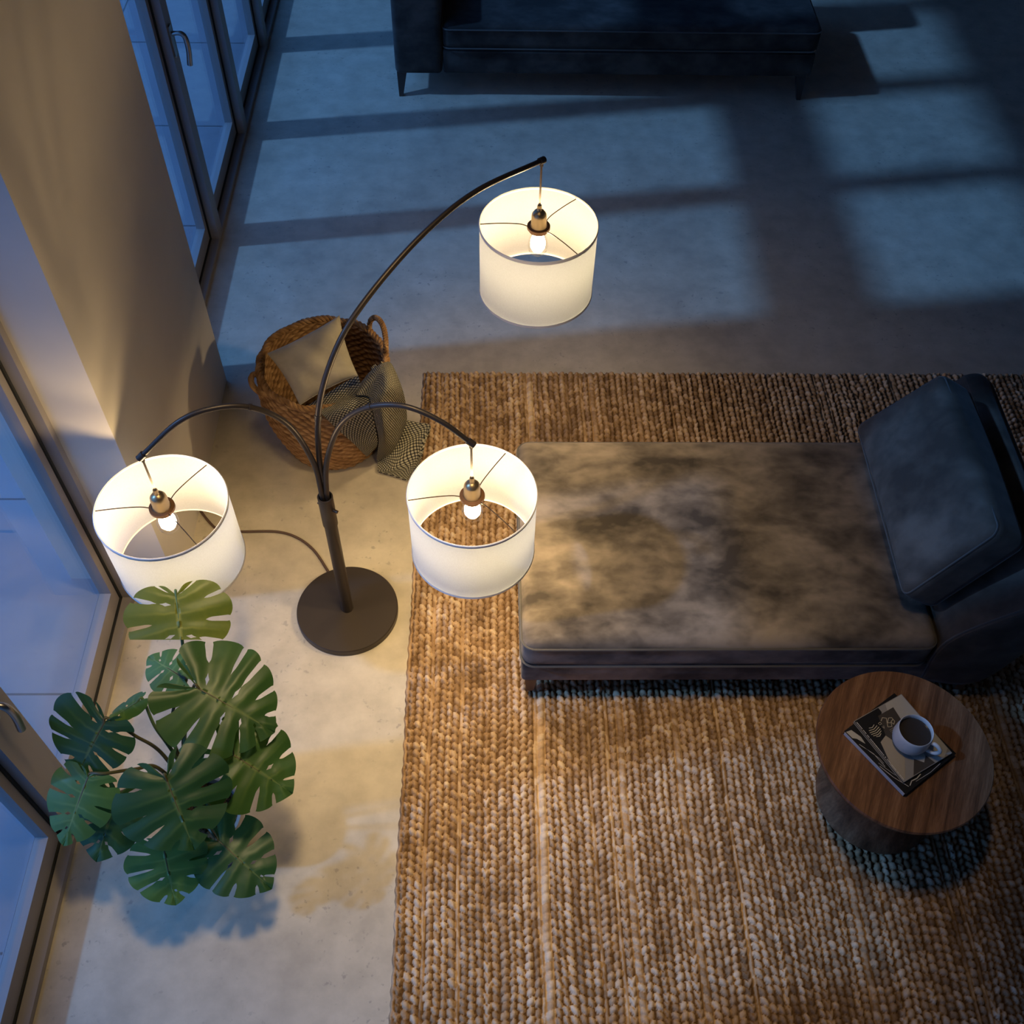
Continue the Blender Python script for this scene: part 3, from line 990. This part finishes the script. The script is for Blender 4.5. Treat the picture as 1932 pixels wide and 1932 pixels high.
MUX, MUY, MUZ = 1.345, 1.425, z0 + .0117
mug = empty('mug', (MUX, MUY, MUZ), 'white ceramic mug of black coffee standing on the magazine', 'mug')
mb = MB()
mb.lathe([(0, 0), (.034, 0), (.043, .004), (.054, .018), (.0585, .036), (.058, .055), (.0555, .075), (.055, .086), (.0535, .0885), (.0518, .086), (.052, .070), (.0535, .045), (.049, .02), (.03, .008), (0, .007)], (MUX, MUY, MUZ), 72)
mb.build('body', M['ceramic'], mug)
ha = math.radians(-38)
hx, hy = math.cos(ha), math.sin(ha)
hp = [(MUX + hx * r_, MUY + hy * r_, MUZ + z_) for r_, z_ in ((.054, .070), (.072, .073), (.088, .062), (.091, .045), (.080, .027), (.054, .020))]
mb = MB(); mb.tube(catmull(hp, 30), .0065, 10); mb.build('handle', M['ceramic'], mug)
mb = MB(); mb.lathe([(.0525, .068), (.05, .0672), (0, .067)], (MUX, MUY, MUZ), 48); mb.build('coffee', M['coffee'], mug)

# ------------------------------------------------------------------ basket with cushion and throw
KX, KY, KH = -.695, 3.165, .455
bs = empty('basket', (KX, KY, 0), 'round woven straw basket with loop handles beside the pillar', 'basket')
nT, nZ = 420, 110


def wall_r(z):
    u = z / KH
    return .205 + .085 * math.sin(min(u * 1.25, 1) * math.pi / 2) - .022 * u ** 3


def weave(inner):
    th = np.linspace(0, 2 * np.pi, nT, endpoint=False)
    zs = np.linspace(.004, KH, nZ)
    TH, Z = np.meshgrid(th, zs, indexing='ij')
    Rr = np.vectorize(wall_r)(Z) - (.014 if inner else 0)
    rowh = .019
    zz_ = Z + .0045 * np.sin(TH * 9 + Z * 8) + .003 * np.sin(TH * 23 + 2)
    row = np.floor(zz_ / rowh); f = zz_ / rowh - row
    lump = np.sqrt(np.clip(np.sin(np.pi * f), 0, 1))
    al = .5 + .5 * np.sin(TH * 34 + np.mod(row, 2) * np.pi + f * 2.6 + row * .4)
    h = .009 * lump * (.35 + .65 * al)
    Rr = Rr + (-h if inner else h)
    P = np.stack([KX + Rr * np.cos(TH), KY + Rr * np.sin(TH), Z], -1)
    hs = np.modf(np.abs(np.sin(row * 12.99 + np.floor(TH * 34 / 6.283) * 78.2) * 43758.5))[0]
    return P, np.clip(.25 + .45 * lump * al + .35 * (hs - .4), 0, 1)


P, tn = weave(False); Pi, tni = weave(True)
mb = MB(); mb.grid(np.concatenate([P, Pi[:, ::-1]], 1), closed_u=True)
mb.lathe([(0, .004), (.206, .004)], (KX, KY, 0), 60); mb.lathe([(0, .012), (.195, .012)], (KX, KY, 0), 60)
body = mb.build('body', M['straw'], bs, fix=False)
tv = np.concatenate([np.concatenate([tn, tni[:, ::-1]], 1).ravel(), np.full(len(body.data.vertices) - nT * nZ * 2, .4)])
add_tone(body, lambda co: tv)


def rope(mb, path, r, closed=False, tw=60):
    """three twisted strands along a path"""
    P = np.asarray(path)
    L = len(P)
    for s in range(3):
        Q = []
        for i in range(L):
            t = (P[(i + 1) % L] - P[i - 1]) if closed or 0 < i < L - 1 else (P[min(i + 1, L - 1)] - P[max(i - 1, 0)])
            t /= np.linalg.norm(t)
            u = np.cross(t, (0, 0, 1.0)) if abs(t[2]) < .95 else np.cross(t, (1.0, 0, 0))
            u /= np.linalg.norm(u); v = np.cross(t, u)
            a = i / L * tw + s * 2.094
            Q.append(P[i] + r * .62 * (math.cos(a) * u + math.sin(a) * v))
        mb.tube(Q, r * .62, 7, closed=closed)


rr = wall_r(KH) - .004
mb = MB()
th = np.linspace(0, 2 * np.pi, 240, endpoint=False)
rope(mb, np.stack([KX + (rr + .003 * np.sin(th * 17)) * np.cos(th), KY + (rr + .003 * np.sin(th * 13)) * np.sin(th), KH + .004 + .004 * np.sin(th * 8)], -1), .0125, True, 2 * math.pi * 26)
rim = mb.build('rim', M['straw'], bs); add_tone(rim, lambda c: .45 + .25 * np.sin(c[:, 0] * 90) * np.sin(c[:, 1] * 77))
for ang, lean in ((math.radians(28), .10), (math.radians(206), .55)):
    Pp = []
    for u in np.linspace(0, 1, 60):
        q = math.pi * u
        aa = ang + (.33 if lean < .3 else .24) * math.cos(q)
        hgt = math.sin(q) ** .7 * (.125 if lean < .3 else .075)
        r_ = rr + hgt * lean
        Pp.append((KX + r_ * math.cos(aa), KY + r_ * math.sin(aa), KH - .012 + hgt * (1 if lean < .3 else .25)))
    mb = MB(); rope(mb, np.array(Pp), .0105, False, 60)
    hdl = mb.build('handle', M['straw'], bs); add_tone(hdl, lambda c: .5 + .25 * np.sin(c[:, 0] * 120 + c[:, 2] * 90))

mb = MB()
e = pillow(mb, at(505, 667, .58), at(566, 764, .46), at(674, 708, .52), at(640, 596, .70), .15, pinch=.07, seed=2, wr=.005)
bc_ = mb.build('cushion', M['linen'])
tag(bc_, 'square oatmeal linen cushion standing in the straw basket', 'cushion')
mb = MB(); mb.tube(e, .0022, 6, closed=True); mb.build('piping', M['linen'], bc_)


def on_cyl(x, y, r):                    # view ray meets the outside of the basket grown to radius r
    d = ray(x, y); o = EYE - np.array([KX, KY, 0])
    A = d[0] ** 2 + d[1] ** 2; B = 2 * (o[0] * d[0] + o[1] * d[1]); Cc = o[0] ** 2 + o[1] ** 2 - r * r
    D = B * B - 4 * A * Cc
    if D < 0:
        t = -B / (2 * A)
    else:
        t = (-B - math.sqrt(D)) / (2 * A)
    return EYE + d * t


def zp(zx, zy): return 450 + zx / 4.83, 560 + zy / 4.83
def I(zx, zy, z): return at(*zp(zx, zy), z)
def Cy(zx, zy, r): return on_cyl(*zp(zx, zy), r)


def sheet(mb, rows, nu=40, nv=60, th=.010, fold=0.0):
    rows = [catmull(r, nu) for r in rows]
    G = np.array([catmull([r[i] for r in rows], nv) for i in range(nu)])     # nu x nv
    du = np.linalg.norm(np.diff(G, axis=0), axis=-1).mean(1).mean() * (nu - 1)
    dv = np.linalg.norm(np.diff(G, axis=1), axis=-1).mean(0).mean() * (nv - 1)
    N1 = np.gradient(G, axis=0); N2 = np.gradient(G, axis=1)
    nn = np.cross(N1, N2); nn /= np.linalg.norm(nn, axis=-1, keepdims=True) + 1e-9
    view = EYE - G; nn *= np.sign((nn * view).sum(-1, keepdims=True))
    u = np.linspace(0, du, nu)[:, None] * np.ones((1, nv)); v = np.ones((nu, 1)) * np.linspace(0, dv, nv)
    uv = np.stack([u, v], -1)
    lo = G - nn * th
    loop_t = np.concatenate([G[:, 0], G[-1, 1:], G[-2::-1, -1], G[0, -2:0:-1]])
    loop_b = np.concatenate([lo[:, 0], lo[-1, 1:], lo[-2::-1, -1], lo[0, -2:0:-1]])
    uvl = np.concatenate([uv[:, 0], uv[-1, 1:], uv[-2::-1, -1], uv[0, -2:0:-1]])
    mb.grid(G, uv=uv); mb.grid(lo[::-1], uv=uv[::-1])
    mid = (loop_t + loop_b) / 2
    mb.grid(np.stack([loop_t, loop_b], 0), closed_v=True, uv=np.stack([uvl, uvl + .004], 0))


tb = MB()
# left flap: from inside the basket over the rim and down its side
sheet(tb, [
    [I(610, 1000, .40), I(760, 910, .42), I(930, 800, .43), I(1090, 715, .44)],
    [I(700, 1030, .455), I(830, 970, .462), I(980, 900, .466), I(1130, 830, .47)],
    [I(745, 1060, .474), I(890, 985, .480), I(1040, 915, .484), I(1200, 890, .488)],
    [Cy(800, 1110, .312), Cy(930, 1050, .318), Cy(1060, 1010, .322), Cy(1215, 1000, .330)],
    [Cy(905, 1215, .305), Cy(1010, 1190, .312), Cy(1120, 1170, .316), Cy(1245, 1170, .325)],
    [Cy(1040, 1330, .292), Cy(1110, 1320, .300), Cy(1190, 1310, .306), Cy(1268, 1310, .314)],
    [Cy(1165, 1455, .275), Cy(1185, 1445, .280), Cy(1220, 1410, .286), Cy(1262, 1365, .292)],
])
# main fold: out of the basket, over the rim, down to the floor
sheet(tb, [
    [I(1060, 880, .43), I(1110, 790, .45), I(1180, 700, .46), I(1240, 640, .44)],
    [I(1070, 890, .50), I(1150, 770, .515), I(1240, 650, .52), I(1320, 600, .49)],
    [I(1175, 905, .50), I(1260, 750, .545), I(1320, 640, .55), I(1395, 610, .48)],
    [Cy(1205, 960, .345), Cy(1290, 900, .385), Cy(1400, 830, .39), I(1480, 800, .35)],
    [Cy(1240, 1120, .335), Cy(1320, 1080, .39), I(1430, 1010, .29), I(1520, 950, .22)],
    [Cy(1275, 1290, .325), Cy(1340, 1250, .38), I(1450, 1180, .18), I(1535, 1120, .08)],
    [I(1268, 1400, .13), I(1340, 1370, .16), I(1440, 1320, .10), I(1500, 1230, .03)],
    [I(1262, 1500, .035), I(1320, 1470, .05), I(1400, 1420, .04), I(1470, 1330, .018)],
])
# the end spread on the floor
sheet(tb, [
    [I(1262, 1490, .03), I(1360, 1430, .045), I(1450, 1270, .03), I(1540, 1125, .05)],
    [I(1268, 1540, .022), I(1400, 1490, .035), I(1530, 1310, .05), I(1640, 1145, .042)],
    [I(1275, 1590, .016), I(1420, 1560, .022), I(1600, 1330, .036), I(1750, 1172, .041)],
    [I(1400, 1625, .014), I(1540, 1560, .018), I(1660, 1400, .037), I(1700, 1290, .041)],
    [I(1540, 1672, .012), I(1590, 1590, .014), I(1640, 1500, .034), I(1665, 1420, .040)],
], th=.008)
tw_ = tb.build('throw_blanket', M['knit'], angle=60)
tag(tw_, 'black and cream knitted throw hanging over the basket rim to the floor', 'throw blanket')

# ------------------------------------------------------------------ monstera
PX, PY, PR, PH = -.932, 1.29, .128, .27
pl = empty('potted_monstera', (PX, PY, 0), 'monstera plant in a small stone grey pot beside the window', 'potted plant')
mb = MB(); mb.lathe([(0, 0), (.088, 0), (.094, .004), (PR - .004, PH - .05), (PR, PH - .012), (PR, PH), (PR - .010, PH), (PR - .014, PH - .03), (0, PH - .03)], (PX, PY, 0), 64)
mb.build('pot', M['pot'], pl)
mb = MB()
for i in range(420):
    r_ = (PR - .016) * math.sqrt(rng.uniform()); a_ = rng.uniform(0, 6.283)
    c_ = np.array([PX + r_ * math.cos(a_), PY + r_ * math.sin(a_), PH - .028 + rng.uniform(-.002, .004)])
    s_ = rng.uniform(.004, .0095, 3) * (1, 1, .7)
    q = np.array([[1, 0, 0], [0, 1, 0], [-1, 0, 0], [0, -1, 0], [0, 0, 1], [0, 0, -1]]) * s_ + rng.normal(0, .0012, (6, 3))
    ca, sa = math.cos(a_ * 5), math.sin(a_ * 5)
    q = q @ np.array([[ca, sa, 0], [-sa, ca, 0], [0, 0, 1]])
    mb.add(q + c_, [(0, 1, 4), (1, 2, 4), (2, 3, 4), (3, 0, 4), (1, 0, 5), (2, 1, 5), (3, 2, 5), (0, 3, 5)])
mb.lathe([(0, PH - .028), (PR - .013, PH - .028)], (PX, PY, 0), 40)
soil = mb.build('soil', M['soil'], pl, smooth=False, fix=False); soil['kind'] = 'stuff'
add_tone(soil, lambda c: np.modf(np.abs(np.sin(np.floor(np.arange(len(c)) / 6) * 12.99) * 43758.5))[0])


def leaf(base, tip, width, z0, z1, mat, seed, lobes=6, back=.30, cut=None, cup=.10, droop=.16, tilt=.0, skewl=1.0, skewr=1.0, depth=.44, hole=True, up=.55, stemfrom=None, stemmat=None, side=None):
    rg = np.random.default_rng(seed)
    P0, P1 = at(*base, z0), at(*tip, z1)
    ay = P1 - P0; Ln = np.linalg.norm(ay); ay /= Ln
    tocam = EYE - (P0 + P1) / 2; dist = np.linalg.norm(tocam); tocam /= dist
    nz = tocam * (1 - up) + np.array([0, 0, 1.0]) * up
    if side is not None:
        nz = nz + np.asarray(side, float)
    nz -= ay * np.dot(nz, ay); nz /= np.linalg.norm(nz)
    axx = np.cross(ay, nz)
    W = width * dist / FOC / 2
    V, F, TN = [], [], []
    def put(x, y, tone):
        # x sideways, y along, in units of half width / length
        z = -cup * W * x * x * 1.2 - droop * Ln * max(0, y) ** 2 * .6 + .05 * W * math.sin(6 * y + seed) * abs(x)
        z += .10 * W * (abs(x) < .001) * 0
        p = P0 + axx * (x * W) + ay * (y * Ln) + nz * z
        V.append(p); TN.append(tone)
        return len(V) - 1
    for sd in (-1, 1):
        sk = skewl if sd < 0 else skewr
        mg_ = np.array([(.03, -.04), (.20, -back * .85), (.48, -back), (.80, -back * .45), (1.0, .16), (.97, .42), (.80, .66), (.52, .86), (.22, .98), (0.0, 1.06)])
        mg_[:, 0] *= sk
        curve = catmull(mg_, 241)
        b = np.linspace(0, 1, lobes + 1) ** .92
        b = b + np.concatenate([[0], rg.normal(0, .012, lobes - 1), [0]])
        r0 = [depth + rg.uniform(-.10, .14) for _ in range(lobes + 1)]
        gw = [rg.uniform(.14, .27) for _ in range(lobes + 1)]
        hl = [hole and rg.uniform() < .55 for _ in range(lobes + 1)]
        rs = np.linspace(0, 1, 17)
        for i in range(lobes):
            s0, s1 = b[i], b[i + 1]
            w_ = s1 - s0
            ns = 8
            idx = np.zeros((len(rs), ns + 1), int)
            for a_, r_ in enumerate(rs):
                def gap(j):
                    if j == 0 or j == lobes:
                        return 0.0
                    g = 0.0
                    if r_ > r0[j]:
                        t = (r_ - r0[j]) / (1 - r0[j])
                        g = gw[j] * (min(1, t * 5) ** .5) * (.75 + .25 * t) * (1 if t < .93 else .8)
                    elif hl[j] and .16 < r_ < .33:
                        g = .22 * math.sin(math.pi * (r_ - .16) / .17)
                    return g
                lo = s0 + w_ * gap(i) * .5; hi = s1 - w_ * gap(i + 1) * .5
                for c_ in range(ns + 1):
                    f = c_ / ns
                    s = lo + (hi - lo) * f
                    m = min(max(s, 0), 1)
                    E_ = curve[int(round(m * 240))]
                    q = m * 240; q0 = int(q); q1 = min(240, q0 + 1)
                    E_ = curve[q0] * (1 - (q - q0)) + curve[q1] * (q - q0)
                    my = max(0.0, (m - .22) / .78) ** 1.15 * .97
                    rm = r_
                    if r_ > .8:                      # rounded finger ends
                        e_ = (2 * f - 1)
                        rm = r_ - (r_ - .8) / .2 * .045 * abs(e_) ** 3
                    x = E_[0] * rm
                    # veins sweep outward, then bend towards the tip
                    y = my + (E_[1] - my) * (rm ** 1.25)
                    vein = max(0, 1 - abs(f - .5) * ns / .75) * .42 * (1 - r_)
                    vein = max(vein, .9 if r_ < .02 else (.35 if r_ < .05 else 0))
                    # channelled surface between the veins
                    idx[a_, c_] = put(sd * x, y, vein)
                    V[-1] = V[-1] + nz * (W * .013 * math.cos(2 * math.pi * (f - .5)) * min(1, r_ * 3))
            for a_ in range(len(rs) - 1):
                for c_ in range(ns):
                    F.append((idx[a_, c_], idx[a_ + 1, c_], idx[a_ + 1, c_ + 1], idx[a_, c_ + 1]))
    me = bpy.data.meshes.new('leaf')
    me.from_pydata([tuple(p) for p in V], [], F)
    at2 = me.attributes.new('tone', 'FLOAT', 'POINT'); at2.data.foreach_set('value', np.array(TN, np.float32))
    bm = bmesh.new(); bm.from_mesh(me)
    bmesh.ops.remove_doubles(bm, verts=bm.verts, dist=W * .004)
    if cut:
        # leaf blade ends in a straight edge
        A, Bq = at(*cut[0], z1), at(*cut[1], z1)
        pn = np.cross(A - EYE, Bq - EYE); pn /= np.linalg.norm(pn)
        if np.dot(P0 - EYE, pn) > 0:
            pn = -pn
        bmesh.ops.bisect_plane(bm, geom=bm.verts[:] + bm.edges[:] + bm.faces[:], plane_co=Vector(EYE), plane_no=Vector(pn), clear_outer=True)
    bm.normal_update()
    bm.to_mesh(me); bm.free()
    me.polygons.foreach_set('use_smooth', [True] * len(me.polygons))
    flip = sum(1 for p in me.polygons if p.normal.dot(Vector(nz)) < 0) > len(me.polygons) / 2
    if flip:
        me.flip_normals()
    me.materials.append(mat)
    o = bpy.data.objects.new('leaf', me); COL.objects.link(o)
    o.parent = pl; o.matrix_parent_inverse = pl.matrix_world.inverted()
    # petiole
    a_ = rg.uniform(0, 6.28)
    root = np.array([PX + .03 * math.cos(a_), PY + .03 * math.sin(a_), PH - .02])
    mids = [at(*q) for q in (stemfrom or [])]
    if not mids:
        mm = (root + P0) / 2 + np.array([0, 0, .08]); mids = [mm]
    path = catmull([root] + mids + [P0 - nz * .006 - ay * .01, P0 + ay * .012 - nz * .003], 40)
    sb_ = MB(); sb_.tube(path, np.linspace(.0065, .0042, 40), 8)
    sb_.tube([P0 - ay * 0.0 + nz * -.002] + [P0 + ay * (q * Ln) + nz * (-droop * Ln * q * q * .6 - .002) for q in np.linspace(.1, .55 if cut else .9, 10)], np.linspace(.0036, .0012, 11), 6)
    sb_.build('petiole', stemmat or M['stem'], o)
    return o


leaf((371, 1297), (512, 1374), 222, .74, .66, M['leafm'], 11, lobes=7, back=.42, skewl=1.0, skewr=1.0, droop=.2, stemfrom=[(348, 1420, .42), (356, 1350, .60)])
leaf((346, 1279), (278, 1236), 92, .70, .68, M['leafl'], 12, lobes=5, back=.35, stemfrom=[(332, 1412, .42), (323, 1367, .52), (335, 1310, .64)])
leaf((435, 1421), (548, 1492), 180, .60, .52, M['leafm'], 13, lobes=6, back=.40, stemfrom=[(375, 1470, .46)])
leaf((313, 1468), (364, 1598), 206, .70, .60, M['leafd'], 14, lobes=6, back=.34, cup=.16, stemfrom=[(335, 1500, .5)])
leaf((308, 1598), (330, 1706), 138, .42, .32, M['leafl'], 15, lobes=6, back=.22, stemfrom=[(335, 1560, .42)])
leaf((414, 1588), (508, 1672), 140, .36, .30, M['leafd'], 16, lobes=6, back=.36, stemfrom=[(392, 1560, .36)])
leaf((198, 1361), (142, 1462), 176, .66, .56, M['leafd'], 17, lobes=6, back=.20, cup=.2, skewr=1.18, skewl=.72, stemfrom=[(312, 1429, .44), (253, 1387, .60)])
leaf((166, 1466), (116, 1594), 120, .56, .44, M['leafl'], 18, lobes=6, back=.12, cup=.2, stemfrom=[(300, 1450, .42), (256, 1451, .50), (200, 1459, .56)])
leaf((221, 1502), (180, 1622), 128, .42, .34, M['leafd'], 19, lobes=5, back=.20, stemfrom=[(300, 1480, .4)])
leaf((332, 1124), (348, 1262), 188, .80, .70, M['leafy'], 20, lobes=6, back=.18, cut=((200, 1207), (500, 1207)), hole=True, stemfrom=[(352, 1430, .42), (352, 1330, .58), (345, 1220, .68)], stemmat=M['stemg'])
leaf((262, 1322), (200, 1360), 36, .64, .60, M['leafl'], 21, lobes=4, back=.25, cup=.5, stemfrom=[(325, 1417, .42), (292, 1370, .52)], stemmat=M['stemg'], depth=.9)

# ------------------------------------------------------------------ light
w = bpy.data.worlds.new('World'); SC.world = w
w.use_nodes = True
bg = w.node_tree.nodes['Background']
bg.inputs['Color'].default_value = (*SKY_C, 1)
bg.inputs['Strength'].default_value = SKY_S
sd = bpy.data.lights.new('moonlight', 'SUN'); sd.energy = SUN_E; sd.color = SUN_C; sd.angle = math.radians(2.2)
so_ = bpy.data.objects.new('moonlight', sd); COL.objects.link(so_)
hd = np.array([1.0, .145]); hd /= np.linalg.norm(hd)
el = math.atan(.86)
dv = Vector((hd[0] * math.cos(el), hd[1] * math.cos(el), -math.sin(el)))
so_.rotation_euler = dv.to_track_quat('-Z', 'Y').to_euler()

dl = bpy.data.lights.new('warm_fill_spot', 'SPOT'); dl.energy = CEIL_FILL_E; dl.color = P_WARM  # unseen warm spot added as fill over rug, chaise and table
dl.spot_size = math.radians(47); dl.spot_blend = 1.0; dl.shadow_soft_size = .30
dlo = bpy.data.objects.new('warm_fill_spot', dl); COL.objects.link(dlo)
dlo.location = (-.10, 1.64, ZC - .02)

# ------------------------------------------------------------------ render look
vs = SC.view_settings
SC.display_settings.display_device = 'sRGB'
vs.view_transform = 'Standard'; vs.look = 'None'; vs.exposure = 0.0; vs.gamma = 1.0; vs.use_curve_mapping = False
cy = SC.cycles
cy.max_bounces = 8; cy.diffuse_bounces = 4; cy.glossy_bounces = 3; cy.transmission_bounces = 4; cy.transparent_max_bounces = 12
cy.caustics_reflective = False; cy.caustics_refractive = False
cy.sample_clamp_indirect = 4.0
cy.use_denoising = True
